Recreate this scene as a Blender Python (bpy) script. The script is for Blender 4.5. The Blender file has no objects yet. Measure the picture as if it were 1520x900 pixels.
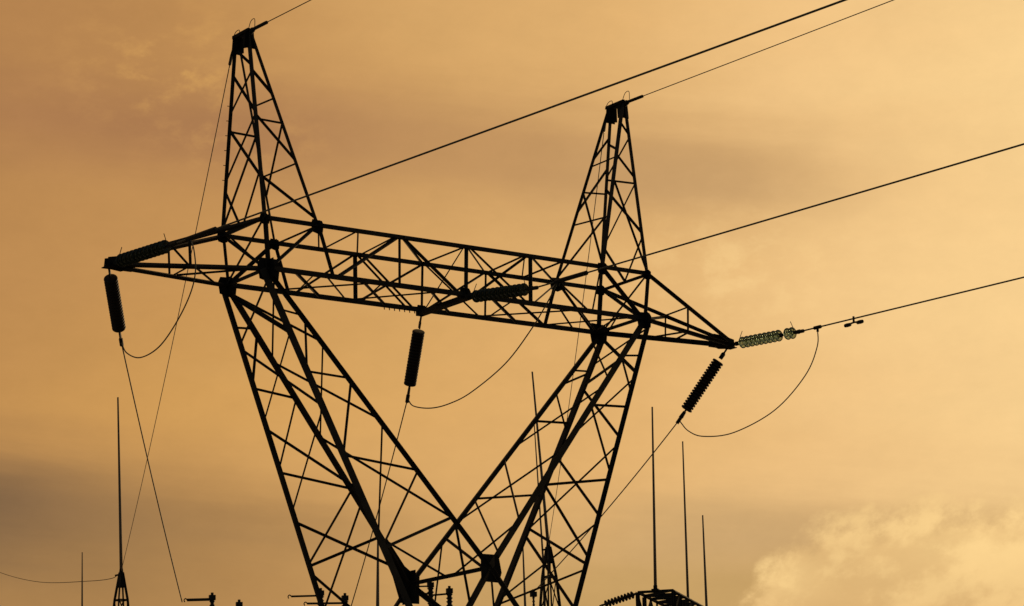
import bpy, math, random
from mathutils import Vector, Matrix, Quaternion

random.seed(7)
scene = bpy.context.scene
col = scene.collection
V = Vector

# ------------------------------------------------------------------ camera
cam_data = bpy.data.cameras.new('camera')
cam = bpy.data.objects.new('camera', cam_data)
col.objects.link(cam)
CAM = V((-32.6115, -47.8537, 1.6))
YAW, PITCH, ROLL, FPX = 0.623738, 0.225635, -0.026175, 4090.274
fwd = V((math.sin(YAW) * math.cos(PITCH), math.cos(YAW) * math.cos(PITCH), math.sin(PITCH)))
rt = V((math.cos(YAW), -math.sin(YAW), 0))
up = rt.cross(fwd)
rt2 = rt * math.cos(ROLL) + up * math.sin(ROLL)
up2 = -rt * math.sin(ROLL) + up * math.cos(ROLL)
m = Matrix((rt2, up2, -fwd)).transposed().to_4x4()
m.translation = CAM
cam.matrix_world = m
cam_data.sensor_fit = 'HORIZONTAL'
cam_data.sensor_width = 36.0
cam_data.lens = FPX / 1520 * 36.0
cam_data.clip_start = 0.1
cam_data.clip_end = 8000
scene.camera = cam
scene.render.filter_size = 2.35

# ------------------------------------------------------------------ sky
AZ0, EL0 = 0.624, 0.226            # direction in which the clouds below are laid out
world = bpy.data.worlds.new('World')
scene.world = world
world.use_nodes = True
nt = world.node_tree
nt.nodes.clear()
N, LK = nt.nodes, nt.links


def setin(node, i, v):
    if isinstance(v, (int, float)):
        node.inputs[i].default_value = v
    else:
        LK.new(v, node.inputs[i])


def mth(op, a, b=0.0, c=None, clamp=False):
    n = N.new('ShaderNodeMath')
    n.operation = op
    n.use_clamp = clamp
    setin(n, 0, a)
    setin(n, 1, b)
    if c is not None:
        setin(n, 2, c)
    return n.outputs[0]


def add(a, b): return mth('ADD', a, b)
def sub(a, b): return mth('SUBTRACT', a, b)
def mul(a, b): return mth('MULTIPLY', a, b)


def gauss(du, dv):
    r2 = add(mul(du, du), mul(dv, dv))
    return mth('EXPONENT', mul(r2, -1.0))


def blob(cu, cv, su, sv, u, v):
    return gauss(mul(sub(u, cu), 1.0 / su), mul(sub(v, cv), 1.0 / sv))


def smooth(x, lo, hi):
    n = N.new('ShaderNodeMapRange')
    n.interpolation_type = 'SMOOTHSTEP'
    setin(n, 0, x)
    n.inputs[1].default_value = lo
    n.inputs[2].default_value = hi
    return n.outputs[0]


def lin(c):
    return tuple(((x / 255 / 12.92) if x / 255 <= 0.04045 else ((x / 255 + 0.055) / 1.055) ** 2.4) for x in c) + (1,)


def mixc(f, a, b):
    n = N.new('ShaderNodeMix')
    n.data_type = 'RGBA'
    setin(n, 0, f)
    for i, x in ((6, a), (7, b)):
        if isinstance(x, tuple):
            n.inputs[i].default_value = x
        else:
            LK.new(x, n.inputs[i])
    return n.outputs[2]


def noise(scale, detail, rough, vec):
    n = N.new('ShaderNodeTexNoise')
    n.inputs['Scale'].default_value = scale
    n.inputs['Detail'].default_value = detail
    n.inputs['Roughness'].default_value = rough
    LK.new(vec, n.inputs['Vector'])
    return n.outputs[0]


tc = N.new('ShaderNodeTexCoord')
sep = N.new('ShaderNodeSeparateXYZ')
LK.new(tc.outputs['Generated'], sep.inputs[0])
sx, sy, sz = sep.outputs
az = mth('ARCTAN2', sx, sy)
el = mth('ARCSINE', sz)
u0 = mul(sub(az, AZ0), 1 / 0.186)
v0 = mul(sub(el, EL0), 1 / 0.110)
comb = N.new('ShaderNodeCombineXYZ')
setin(comb, 0, mul(u0, 0.55)); setin(comb, 1, mul(v0, 1.0)); setin(comb, 2, 3.7)
uv = comb.outputs[0]
comb2 = N.new('ShaderNodeCombineXYZ')
setin(comb2, 0, mul(u0, 1.2)); setin(comb2, 1, mul(v0, 1.15)); setin(comb2, 2, 9.1)
uv2 = comb2.outputs[0]
n_big = noise(1.3, 4, 0.5, uv)
n_mid = noise(3.2, 6, 0.55, uv2)
n_fine = noise(9.0, 7, 0.62, uv2)
wu = add(u0, mul(sub(n_big, 0.5), 0.9))
wv = add(v0, mul(sub(n_mid, 0.5), 0.5))

ramp = N.new('ShaderNodeValToRGB')
e = ramp.color_ramp.elements
stops = [(0.0, (186, 136, 81)), (0.20, (198, 147, 87)), (0.42, (214, 165, 102)), (0.62, (226, 178, 114)),
         (0.80, (240, 195, 132)), (1.0, (247, 207, 143))]
e[0].position, e[0].color = stops[0][0], lin(stops[0][1])
e[1].position, e[1].color = stops[-1][0], lin(stops[-1][1])
for p_, c_ in stops[1:-1]:
    k = e.new(p_)
    k.color = lin(c_)
# stratus: stretched along the horizon
comb3 = N.new('ShaderNodeCombineXYZ')
setin(comb3, 0, mul(u0, 0.55)); setin(comb3, 1, mul(add(v0, mul(u0, 0.16)), 2.6)); setin(comb3, 2, 5.3)
n_str = noise(1.7, 6, 0.55, comb3.outputs[0])
su = add(u0, mul(sub(n_big, 0.5), 0.5))
sv = add(v0, mul(sub(n_str, 0.5), 0.34))
tt = add(add(mul(su, 0.46), 0.5), mul(sub(n_str, 0.5), 0.16))
LK.new(tt, ramp.inputs[0])
skyc = ramp.outputs[0]
tilt = add(sv, mul(u0, 0.16))
# mauve-brown stratus bands
b1 = mul(blob(-0.70, 0.49, 0.62, 0.16, su, tilt), 0.80)
skyc = mixc(b1, skyc, lin((164, 116, 80)))
b1b = mul(blob(0.02, 0.50, 0.42, 0.17, su, tilt), 0.75)
skyc = mixc(b1b, skyc, lin((190, 144, 94)))
b1c = mul(blob(0.36, 0.42, 0.27, 0.17, su, sv), 0.85)
skyc = mixc(b1c, skyc, lin((194, 152, 102)))
b0 = mul(blob(-1.0, 0.98, 0.5, 0.5, su, sv), 0.55)
skyc = mixc(b0, skyc, lin((176, 126, 78)))
# golden glow where the veil is thin
b6 = mul(blob(-0.45, -0.30, 0.6, 0.26, su, sv), 0.5)
skyc = mixc(b6, skyc, lin((214, 160, 84)))
b6b = mul(blob(0.1, -0.42, 0.5, 0.34, su, sv), 0.4)
skyc = mixc(b6b, skyc, lin((228, 177, 111)))
b7 = mul(blob(0.95, 0.0, 0.45, 0.45, u0, v0), 0.55)
skyc = mixc(b7, skyc, lin((250, 210, 146)))
# grey cloud along the bottom, darkest on the left
b3 = mul(mul(smooth(sv, -0.42, -0.80), smooth(su, 0.1, -0.9)), 0.62)
skyc = mixc(b3, skyc, lin((158, 122, 76)))
b2 = mul(blob(-1.08, -0.66, 0.34, 0.18, su, sv), 0.92)
skyc = mixc(b2, skyc, lin((124, 97, 70)))
b2b = mul(blob(-0.55, -0.72, 0.35, 0.07, su, sv), 0.3)
skyc = mixc(b2b, skyc, lin((148, 114, 76)))
b4 = mul(smooth(sv, -0.60, -1.0), smooth(su, -0.5, 0.1))
skyc = mixc(mul(b4, 0.75), skyc, lin((188, 152, 95)))
b5 = mul(blob(0.55, -0.78, 0.42, 0.13, su, sv), 0.80)
skyc = mixc(b5, skyc, lin((200, 162, 111)))
# wisps of cirrus
w1 = mul(mul(blob(-0.68, 0.78, 0.16, 0.16, u0, v0), smooth(n_fine, 0.45, 0.72)), 0.75)
skyc = mixc(w1, skyc, lin((214, 162, 92)))
w1b = mul(mul(blob(-0.52, 0.54, 0.14, 0.08, u0, v0), smooth(n_fine, 0.45, 0.7)), 0.6)
skyc = mixc(w1b, skyc, lin((206, 155, 92)))
w2 = mul(mul(blob(0.46, 0.08, 0.2, 0.16, u0, v0), smooth(n_fine, 0.45, 0.7)), 0.4)
skyc = mixc(w2, skyc, lin((250, 212, 146)))
# the sunlit cumulus low on the right, with frayed upper edge
comb4 = N.new('ShaderNodeCombineXYZ')
setin(comb4, 0, mul(sub(u0, mul(v0, 0.35)), 2.6)); setin(comb4, 1, mul(add(v0, mul(u0, 0.5)), 1.6)); setin(comb4, 2, 1.9)
n_fray = noise(3.2, 8, 0.60, comb4.outputs[0])
top = sub(-0.69, mul(mth('EXPONENT', mul(mth('MAXIMUM', sub(u0, 0.42), -0.1), -8.0)), 0.33))
edge = add(sub(top, v0), mul(sub(n_fray, 0.5), 0.40))
cum = mul(smooth(edge, -0.03, 0.085), smooth(add(u0, mul(sub(n_fray, 0.5), 0.25)), 0.40, 0.47))
cum = mul(cum, mul(smooth(add(u0, n_fray), 2.9, 1.5), smooth(add(v0, mul(n_fray, 0.5)), -1.9, -0.9)))
lum = smooth(add(n_fray, mul(sub(n_mid, 0.5), 0.6)), 0.38, 0.60)
core = mth('MAXIMUM', blob(0.5, -0.93, 0.10, 0.09, u0, v0), blob(0.92, -0.84, 0.24, 0.15, u0, v0))
cumc = mixc(add(mul(lum, 0.5), mul(core, 0.5)), lin((222, 180, 119)), lin((255, 215, 146)))
skyc = mixc(mul(cum, 0.92), skyc, cumc)
# fine mottling of the cloud veil
n_grain = noise(46.0, 3, 0.6, uv2)
gl = add(add(0.875, mul(n_mid, 0.10)), add(mul(n_fine, 0.11), mul(n_grain, 0.035)))
mm = N.new('ShaderNodeVectorMath'); mm.operation = 'SCALE'
LK.new(skyc, mm.inputs[0]); LK.new(gl, mm.inputs[3])
skyc = mm.outputs[0]
# the evening sky dims and cools away from the glow
gdir = V((math.sin(AZ0 + 0.15), math.cos(AZ0 + 0.15), 0.20)).normalized()
dp = N.new('ShaderNodeVectorMath'); dp.operation = 'DOT_PRODUCT'
LK.new(tc.outputs['Generated'], dp.inputs[0]); dp.inputs[1].default_value = gdir
away = smooth(dp.outputs['Value'], 0.93, 0.1)
nish = N.new('ShaderNodeTexSky')
nish.sky_type = 'NISHITA'
nish.sun_disc = False
SUN_AZ, SUN_EL = AZ0 + 0.45, math.radians(5)
nish.sun_elevation = SUN_EL
nish.sun_rotation = SUN_AZ
nsc = N.new('ShaderNodeVectorMath'); nsc.operation = 'SCALE'
LK.new(nish.outputs[0], nsc.inputs[0]); nsc.inputs[3].default_value = 0.05
skyc = mixc(away, skyc, nsc.outputs[0])
bg = N.new('ShaderNodeBackground')
LK.new(skyc, bg.inputs[0])
bg.inputs[1].default_value = 1.0
wo = N.new('ShaderNodeOutputWorld')
LK.new(bg.outputs[0], wo.inputs[0])

# ------------------------------------------------------------------ sun behind the cloud veil, ahead and to the right
sd = bpy.data.lights.new('sun', 'SUN')
sd.energy = 0.9
sd.angle = math.radians(10)
sd.color = (1.0, 0.72, 0.42)
sun = bpy.data.objects.new('sun', sd)
col.objects.link(sun)
tosun = V((math.sin(SUN_AZ) * math.cos(SUN_EL), math.cos(SUN_AZ) * math.cos(SUN_EL), math.sin(SUN_EL)))
sun.rotation_euler = tosun.to_track_quat('Z', 'Y').to_euler()

scene.view_settings.view_transform = 'Standard'
scene.view_settings.look = 'None'
scene.view_settings.exposure = 0
scene.view_settings.gamma = 1
scene.view_settings.use_curve_mapping = False
scene.cycles.max_bounces = 6

# ------------------------------------------------------------------ materials


def mat(name, c, rough=0.6, metal=0.0, c2=None, scale=6.0, trans=0.0, bump=0.0, ior=1.5, spec=0.5):
    m_ = bpy.data.materials.new(name)
    m_.use_nodes = True
    t = m_.node_tree
    bs = t.nodes['Principled BSDF']
    bs.inputs['Roughness'].default_value = rough
    bs.inputs['Metallic'].default_value = metal
    bs.inputs['Transmission Weight'].default_value = trans
    bs.inputs['IOR'].default_value = ior
    bs.inputs['Specular IOR Level'].default_value = spec
    tc_ = t.nodes.new('ShaderNodeTexCoord')
    nz = t.nodes.new('ShaderNodeTexNoise')
    nz.inputs['Scale'].default_value = scale
    nz.inputs['Detail'].default_value = 5
    t.links.new(tc_.outputs['Object'], nz.inputs['Vector'])
    rp = t.nodes.new('ShaderNodeValToRGB')
    rp.color_ramp.elements[0].position = 0.35
    rp.color_ramp.elements[1].position = 0.68
    rp.color_ramp.elements[0].color = (*c, 1)
    rp.color_ramp.elements[1].color = (*(c2 or c), 1)
    t.links.new(nz.outputs[0], rp.inputs[0])
    t.links.new(rp.outputs[0], bs.inputs['Base Color'])
    if bump:
        bp = t.nodes.new('ShaderNodeBump')
        bp.inputs['Strength'].default_value = bump
        t.links.new(nz.outputs[0], bp.inputs['Height'])
        t.links.new(bp.outputs[0], bs.inputs['Normal'])
    return m_


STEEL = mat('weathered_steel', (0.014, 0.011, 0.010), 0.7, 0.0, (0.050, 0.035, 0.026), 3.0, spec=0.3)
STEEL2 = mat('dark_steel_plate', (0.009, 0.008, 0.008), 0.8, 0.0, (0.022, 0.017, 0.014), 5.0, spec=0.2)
WIRE = mat('aluminium_strand', (0.11, 0.10, 0.075), 0.65, 0.0, (0.16, 0.145, 0.11), 20)
EWIRE = mat('galvanised_strand', (0.09, 0.06, 0.04), 0.7, 0.0, (0.12, 0.085, 0.055), 20)
GLASS = mat('green_glass', (0.34, 0.46, 0.36), 0.10, 0.0, (0.44, 0.56, 0.42), 9, trans=0.9, ior=1.48)
SHADED_GLASS = mat('shaded_green_glass', (0.03, 0.042, 0.032), 0.3, 0.0, (0.06, 0.08, 0.055), 9, trans=0.6, ior=1.48)  # darker copy of green_glass: dimness against the steelwork put into the colour
PORCELAIN = mat('brown_porcelain', (0.016, 0.009, 0.007), 0.55, 0.0, (0.026, 0.014, 0.010), 5, spec=0.3)
FITTING = mat('forged_fitting', (0.018, 0.015, 0.014), 0.65, 0.1, (0.034, 0.028, 0.024), 12, spec=0.3)
RODMAT = mat('galvanised_rod', (0.15, 0.105, 0.072), 0.65, 0.0, (0.20, 0.14, 0.10), 4)
CONC = mat('concrete', (0.27, 0.25, 0.23), 0.9, 0.0, (0.36, 0.34, 0.31), 5, bump=0.2)
GRASS = mat('dry_grass_ground', (0.055, 0.06, 0.022), 0.95, 0.0, (0.12, 0.095, 0.045), 0.35, bump=0.4)
GRAVEL = mat('crushed_stone', (0.16, 0.15, 0.14), 0.95, 0.0, (0.32, 0.30, 0.27), 14, bump=0.6)

# ------------------------------------------------------------------ mesh helpers


class MB:
    def __init__(self):
        self.v, self.f = [], []

    def poly_prism(self, ring_a, ring_b):
        n = len(ring_a)
        o = len(self.v)
        self.v += [tuple(x) for x in ring_a] + [tuple(x) for x in ring_b]
        for i in range(n):
            j = (i + 1) % n
            self.f.append((o + i, o + j, o + n + j, o + n + i))
        self.f.append(tuple(o + i for i in reversed(range(n))))
        self.f.append(tuple(o + n + i for i in range(n)))

    def angle(self, p, q, w, hint=None, inset=0.0):
        """rolled L section from p to q, leg width w"""
        p, q = V(p), V(q)
        d = (q - p)
        if d.length < 1e-4:
            return
        d.normalize()
        h = V(hint) if hint is not None else V((0.31, 0.22, 0.92))
        if abs(d.dot(h.normalized())) > 0.97:
            h = V((0.8, 0.6, 0))
        a = (h - d * h.dot(d)).normalized()
        b = d.cross(a)
        a, b = (a + b).normalized(), (b - a).normalized()
        t = max(0.006, w * 0.11)
        o = -0.30 * w
        prof = ((0, 0), (w, 0), (w, t), (t, t), (t, w), (0, w))
        ra = [p + a * (x + o) + b * (y + o) for x, y in prof]
        rb = [q + a * (x + o) + b * (y + o) for x, y in prof]
        self.poly_prism(ra, rb)

    def box(self, c, ex, ey, ez):
        c, ex, ey, ez = V(c), V(ex), V(ey), V(ez)
        ra = [c - ez + s1 * ex + s2 * ey for s1, s2 in ((-1, -1), (1, -1), (1, 1), (-1, 1))]
        rb = [x + 2 * ez for x in ra]
        self.poly_prism(ra, rb)

    def plate(self, c, n, uax, pts, t):
        """flat plate through c with normal n; pts are (u, v) outline coordinates"""
        c, n = V(c), V(n).normalized()
        uu = V(uax)
        uu = (uu - n * uu.dot(n)).normalized()
        vv = n.cross(uu)
        if vv.z < 0:
            vv = -vv
        ra = [c + uu * x + vv * y - n * (t / 2) for x, y in pts]
        rb = [x + n * t for x in ra]
        self.poly_prism(ra, rb)

    def tube(self, pts, r, n=8, r2=None, caps=True):
        pts = [V(p) for p in pts]
        rings = []
        ref = None
        for i, p in enumerate(pts):
            d = (pts[min(i + 1, len(pts) - 1)] - pts[max(i - 1, 0)]).normalized()
            if ref is None:
                ref = d.orthogonal().normalized()
            ref = (ref - d * ref.dot(d)).normalized()
            b = d.cross(ref)
            rad = r if r2 is None else r + (r2 - r) * i / max(1, len(pts) - 1)
            rings.append([p + (ref * math.cos(2 * math.pi * k / n) + b * math.sin(2 * math.pi * k / n)) * rad for k in range(n)])
        o = len(self.v)
        for rg in rings:
            self.v += [tuple(x) for x in rg]
        for i in range(len(rings) - 1):
            for k in range(n):
                l = (k + 1) % n
                self.f.append((o + i * n + k, o + i * n + l, o + (i + 1) * n + l, o + (i + 1) * n + k))
        if caps:
            self.f.append(tuple(o + k for k in reversed(range(n))))
            e_ = o + (len(rings) - 1) * n
            self.f.append(tuple(e_ + k for k in range(n)))

    def lathe(self, prof, n=20, c=(0, 0, 0), axis=(0, 0, 1)):
        """prof: (radius, height) along axis"""
        ax = V(axis).normalized()
        a = ax.orthogonal().normalized()
        b = ax.cross(a)
        o = len(self.v)
        for r, h in prof:
            for k in range(n):
                th = 2 * math.pi * k / n
                self.v.append(tuple(V(c) + ax * h + (a * math.cos(th) + b * math.sin(th)) * r))
        for i in range(len(prof) - 1):
            for k in range(n):
                l = (k + 1) % n
                self.f.append((o + i * n + k, o + i * n + l, o + (i + 1) * n + l, o + (i + 1) * n + k))
        self.f.append(tuple(o + k for k in reversed(range(n))))
        e_ = o + (len(prof) - 1) * n
        self.f.append(tuple(e_ + k for k in range(n)))

    def build(self, name, material, parent=None, smooth=False, origin=None):
        me = bpy.data.meshes.new(name)
        # parts of a thing are modelled in world coordinates, then shifted to the thing's base
        off = V(origin) if origin is not None else (parent['base_v'] if False else BASE.get(parent, V((0, 0, 0))) if parent else V((0, 0, 0)))
        me.from_pydata([tuple(V(x) - off) for x in self.v], [], self.f)
        me.materials.append(material)
        if smooth:
            for p in me.polygons:
                p.use_smooth = True
        o = bpy.data.objects.new(name, me)
        col.objects.link(o)
        if parent:
            o.parent = parent
            BASE[o] = off
        elif origin is not None:
            o.location = off
        return o


BASE = {}


def tag(o, label=None, cat=None, group=None, kind=None):
    if label:
        o['label'] = label
    if cat:
        o['category'] = cat
    if group:
        o['group'] = group
    if kind:
        o['kind'] = kind
    return o


def thing(name, label, cat, base=(0, 0, 0), group=None):
    o = bpy.data.objects.new(name, None)
    o.empty_display_size = 0.5
    col.objects.link(o)
    o.location = base
    BASE[o] = V(base)
    return tag(o, label, cat, group)


def hexplate(r, k=1.0):
    """irregular gusset outline"""
    j = random.uniform(-0.15, 0.15) * r
    return [(r * 1.05 * k, r * 0.55 + j), (r * 0.75 * k, r * 0.95), (-r * 0.85 * k, r * 0.9 - j), (-r * 1.1 * k, r * 0.3),
            (-r * 0.9 * k, -r * 0.85), (r * 0.2 * k + j, -r * 1.1), (r * 0.9 * k, -r * 0.8)]


def spline(pts, n=8):
    """Catmull-Rom through points"""
    P = [V(p) for p in pts]
    P = [P[0] * 2 - P[1]] + P + [P[-1] * 2 - P[-2]]
    out = []
    for i in range(1, len(P) - 2):
        for k in range(n):
            t = k / n
            p0, p1, p2, p3 = P[i - 1], P[i], P[i + 1], P[i + 2]
            out.append(0.5 * ((2 * p1) + (p2 - p0) * t + (2 * p0 - 5 * p1 + 4 * p2 - p3) * t * t + (3 * p1 - p0 - 3 * p2 + p3) * t ** 3))
    out.append(P[-2])
    return out


def sag(a, b, s, n=24):
    a, b = V(a), V(b)
    return [a.lerp(b, i / n) - V((0, 0, 4 * s * (i / n) * (1 - i / n))) for i in range(n + 1)]

NODE = {
    'NT1': (-4.945, -0.864, 15.978),
    'pN1': (-4.959, -0.259, 20.129),
    'NT2': (-3.691, -0.864, 15.978),
    'pN2': (-4.912, -0.259, 20.129),
    'NT3': (3.691, -0.864, 15.978),
    'pN3': (4.912, -0.259, 20.129),
    'NT4': (4.945, -0.864, 15.978),
    'pN4': (4.959, -0.259, 20.129),
    'NB1': (-4.841, -0.841, 14.932),
    'NB4': (4.841, -0.841, 14.932),
    'outer_near_left': (-4.986, -0.841, 14.916),
    'outer_near_right': (4.986, -0.841, 14.916),
    'inner_near_left': (-4.798, -0.841, 14.824),
    'inner_near_right': (4.798, -0.841, 14.824),
    'wN': (0.0, -1.515, 9.019),
    'wNOL': (-2.461, -1.481, 9.054),
    'wNOR': (2.461, -1.481, 9.054),
    'FT1': (-4.945, 0.864, 15.978),
    'pF1': (-4.959, 0.259, 20.129),
    'FT2': (-3.691, 0.864, 15.978),
    'pF2': (-4.912, 0.259, 20.129),
    'FT3': (3.691, 0.864, 15.978),
    'pF3': (4.912, 0.259, 20.129),
    'FT4': (4.945, 0.864, 15.978),
    'pF4': (4.959, 0.259, 20.129),
    'FB1': (-4.841, 0.841, 14.932),
    'FB4': (4.841, 0.841, 14.932),
    'outer_far_left': (-4.986, 0.841, 14.916),
    'outer_far_right': (4.986, 0.841, 14.916),
    'inner_far_left': (-4.798, 0.841, 14.824),
    'inner_far_right': (4.798, 0.841, 14.824),
    'wF': (0.0, 1.515, 9.019),
    'wFOL': (-2.461, 1.481, 9.054),
    'wFOR': (2.461, 1.481, 9.054),
    'TL': (-8.0, 0.0, 14.867),
    'TR': (8.0, 0.0, 14.867),
}
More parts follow.
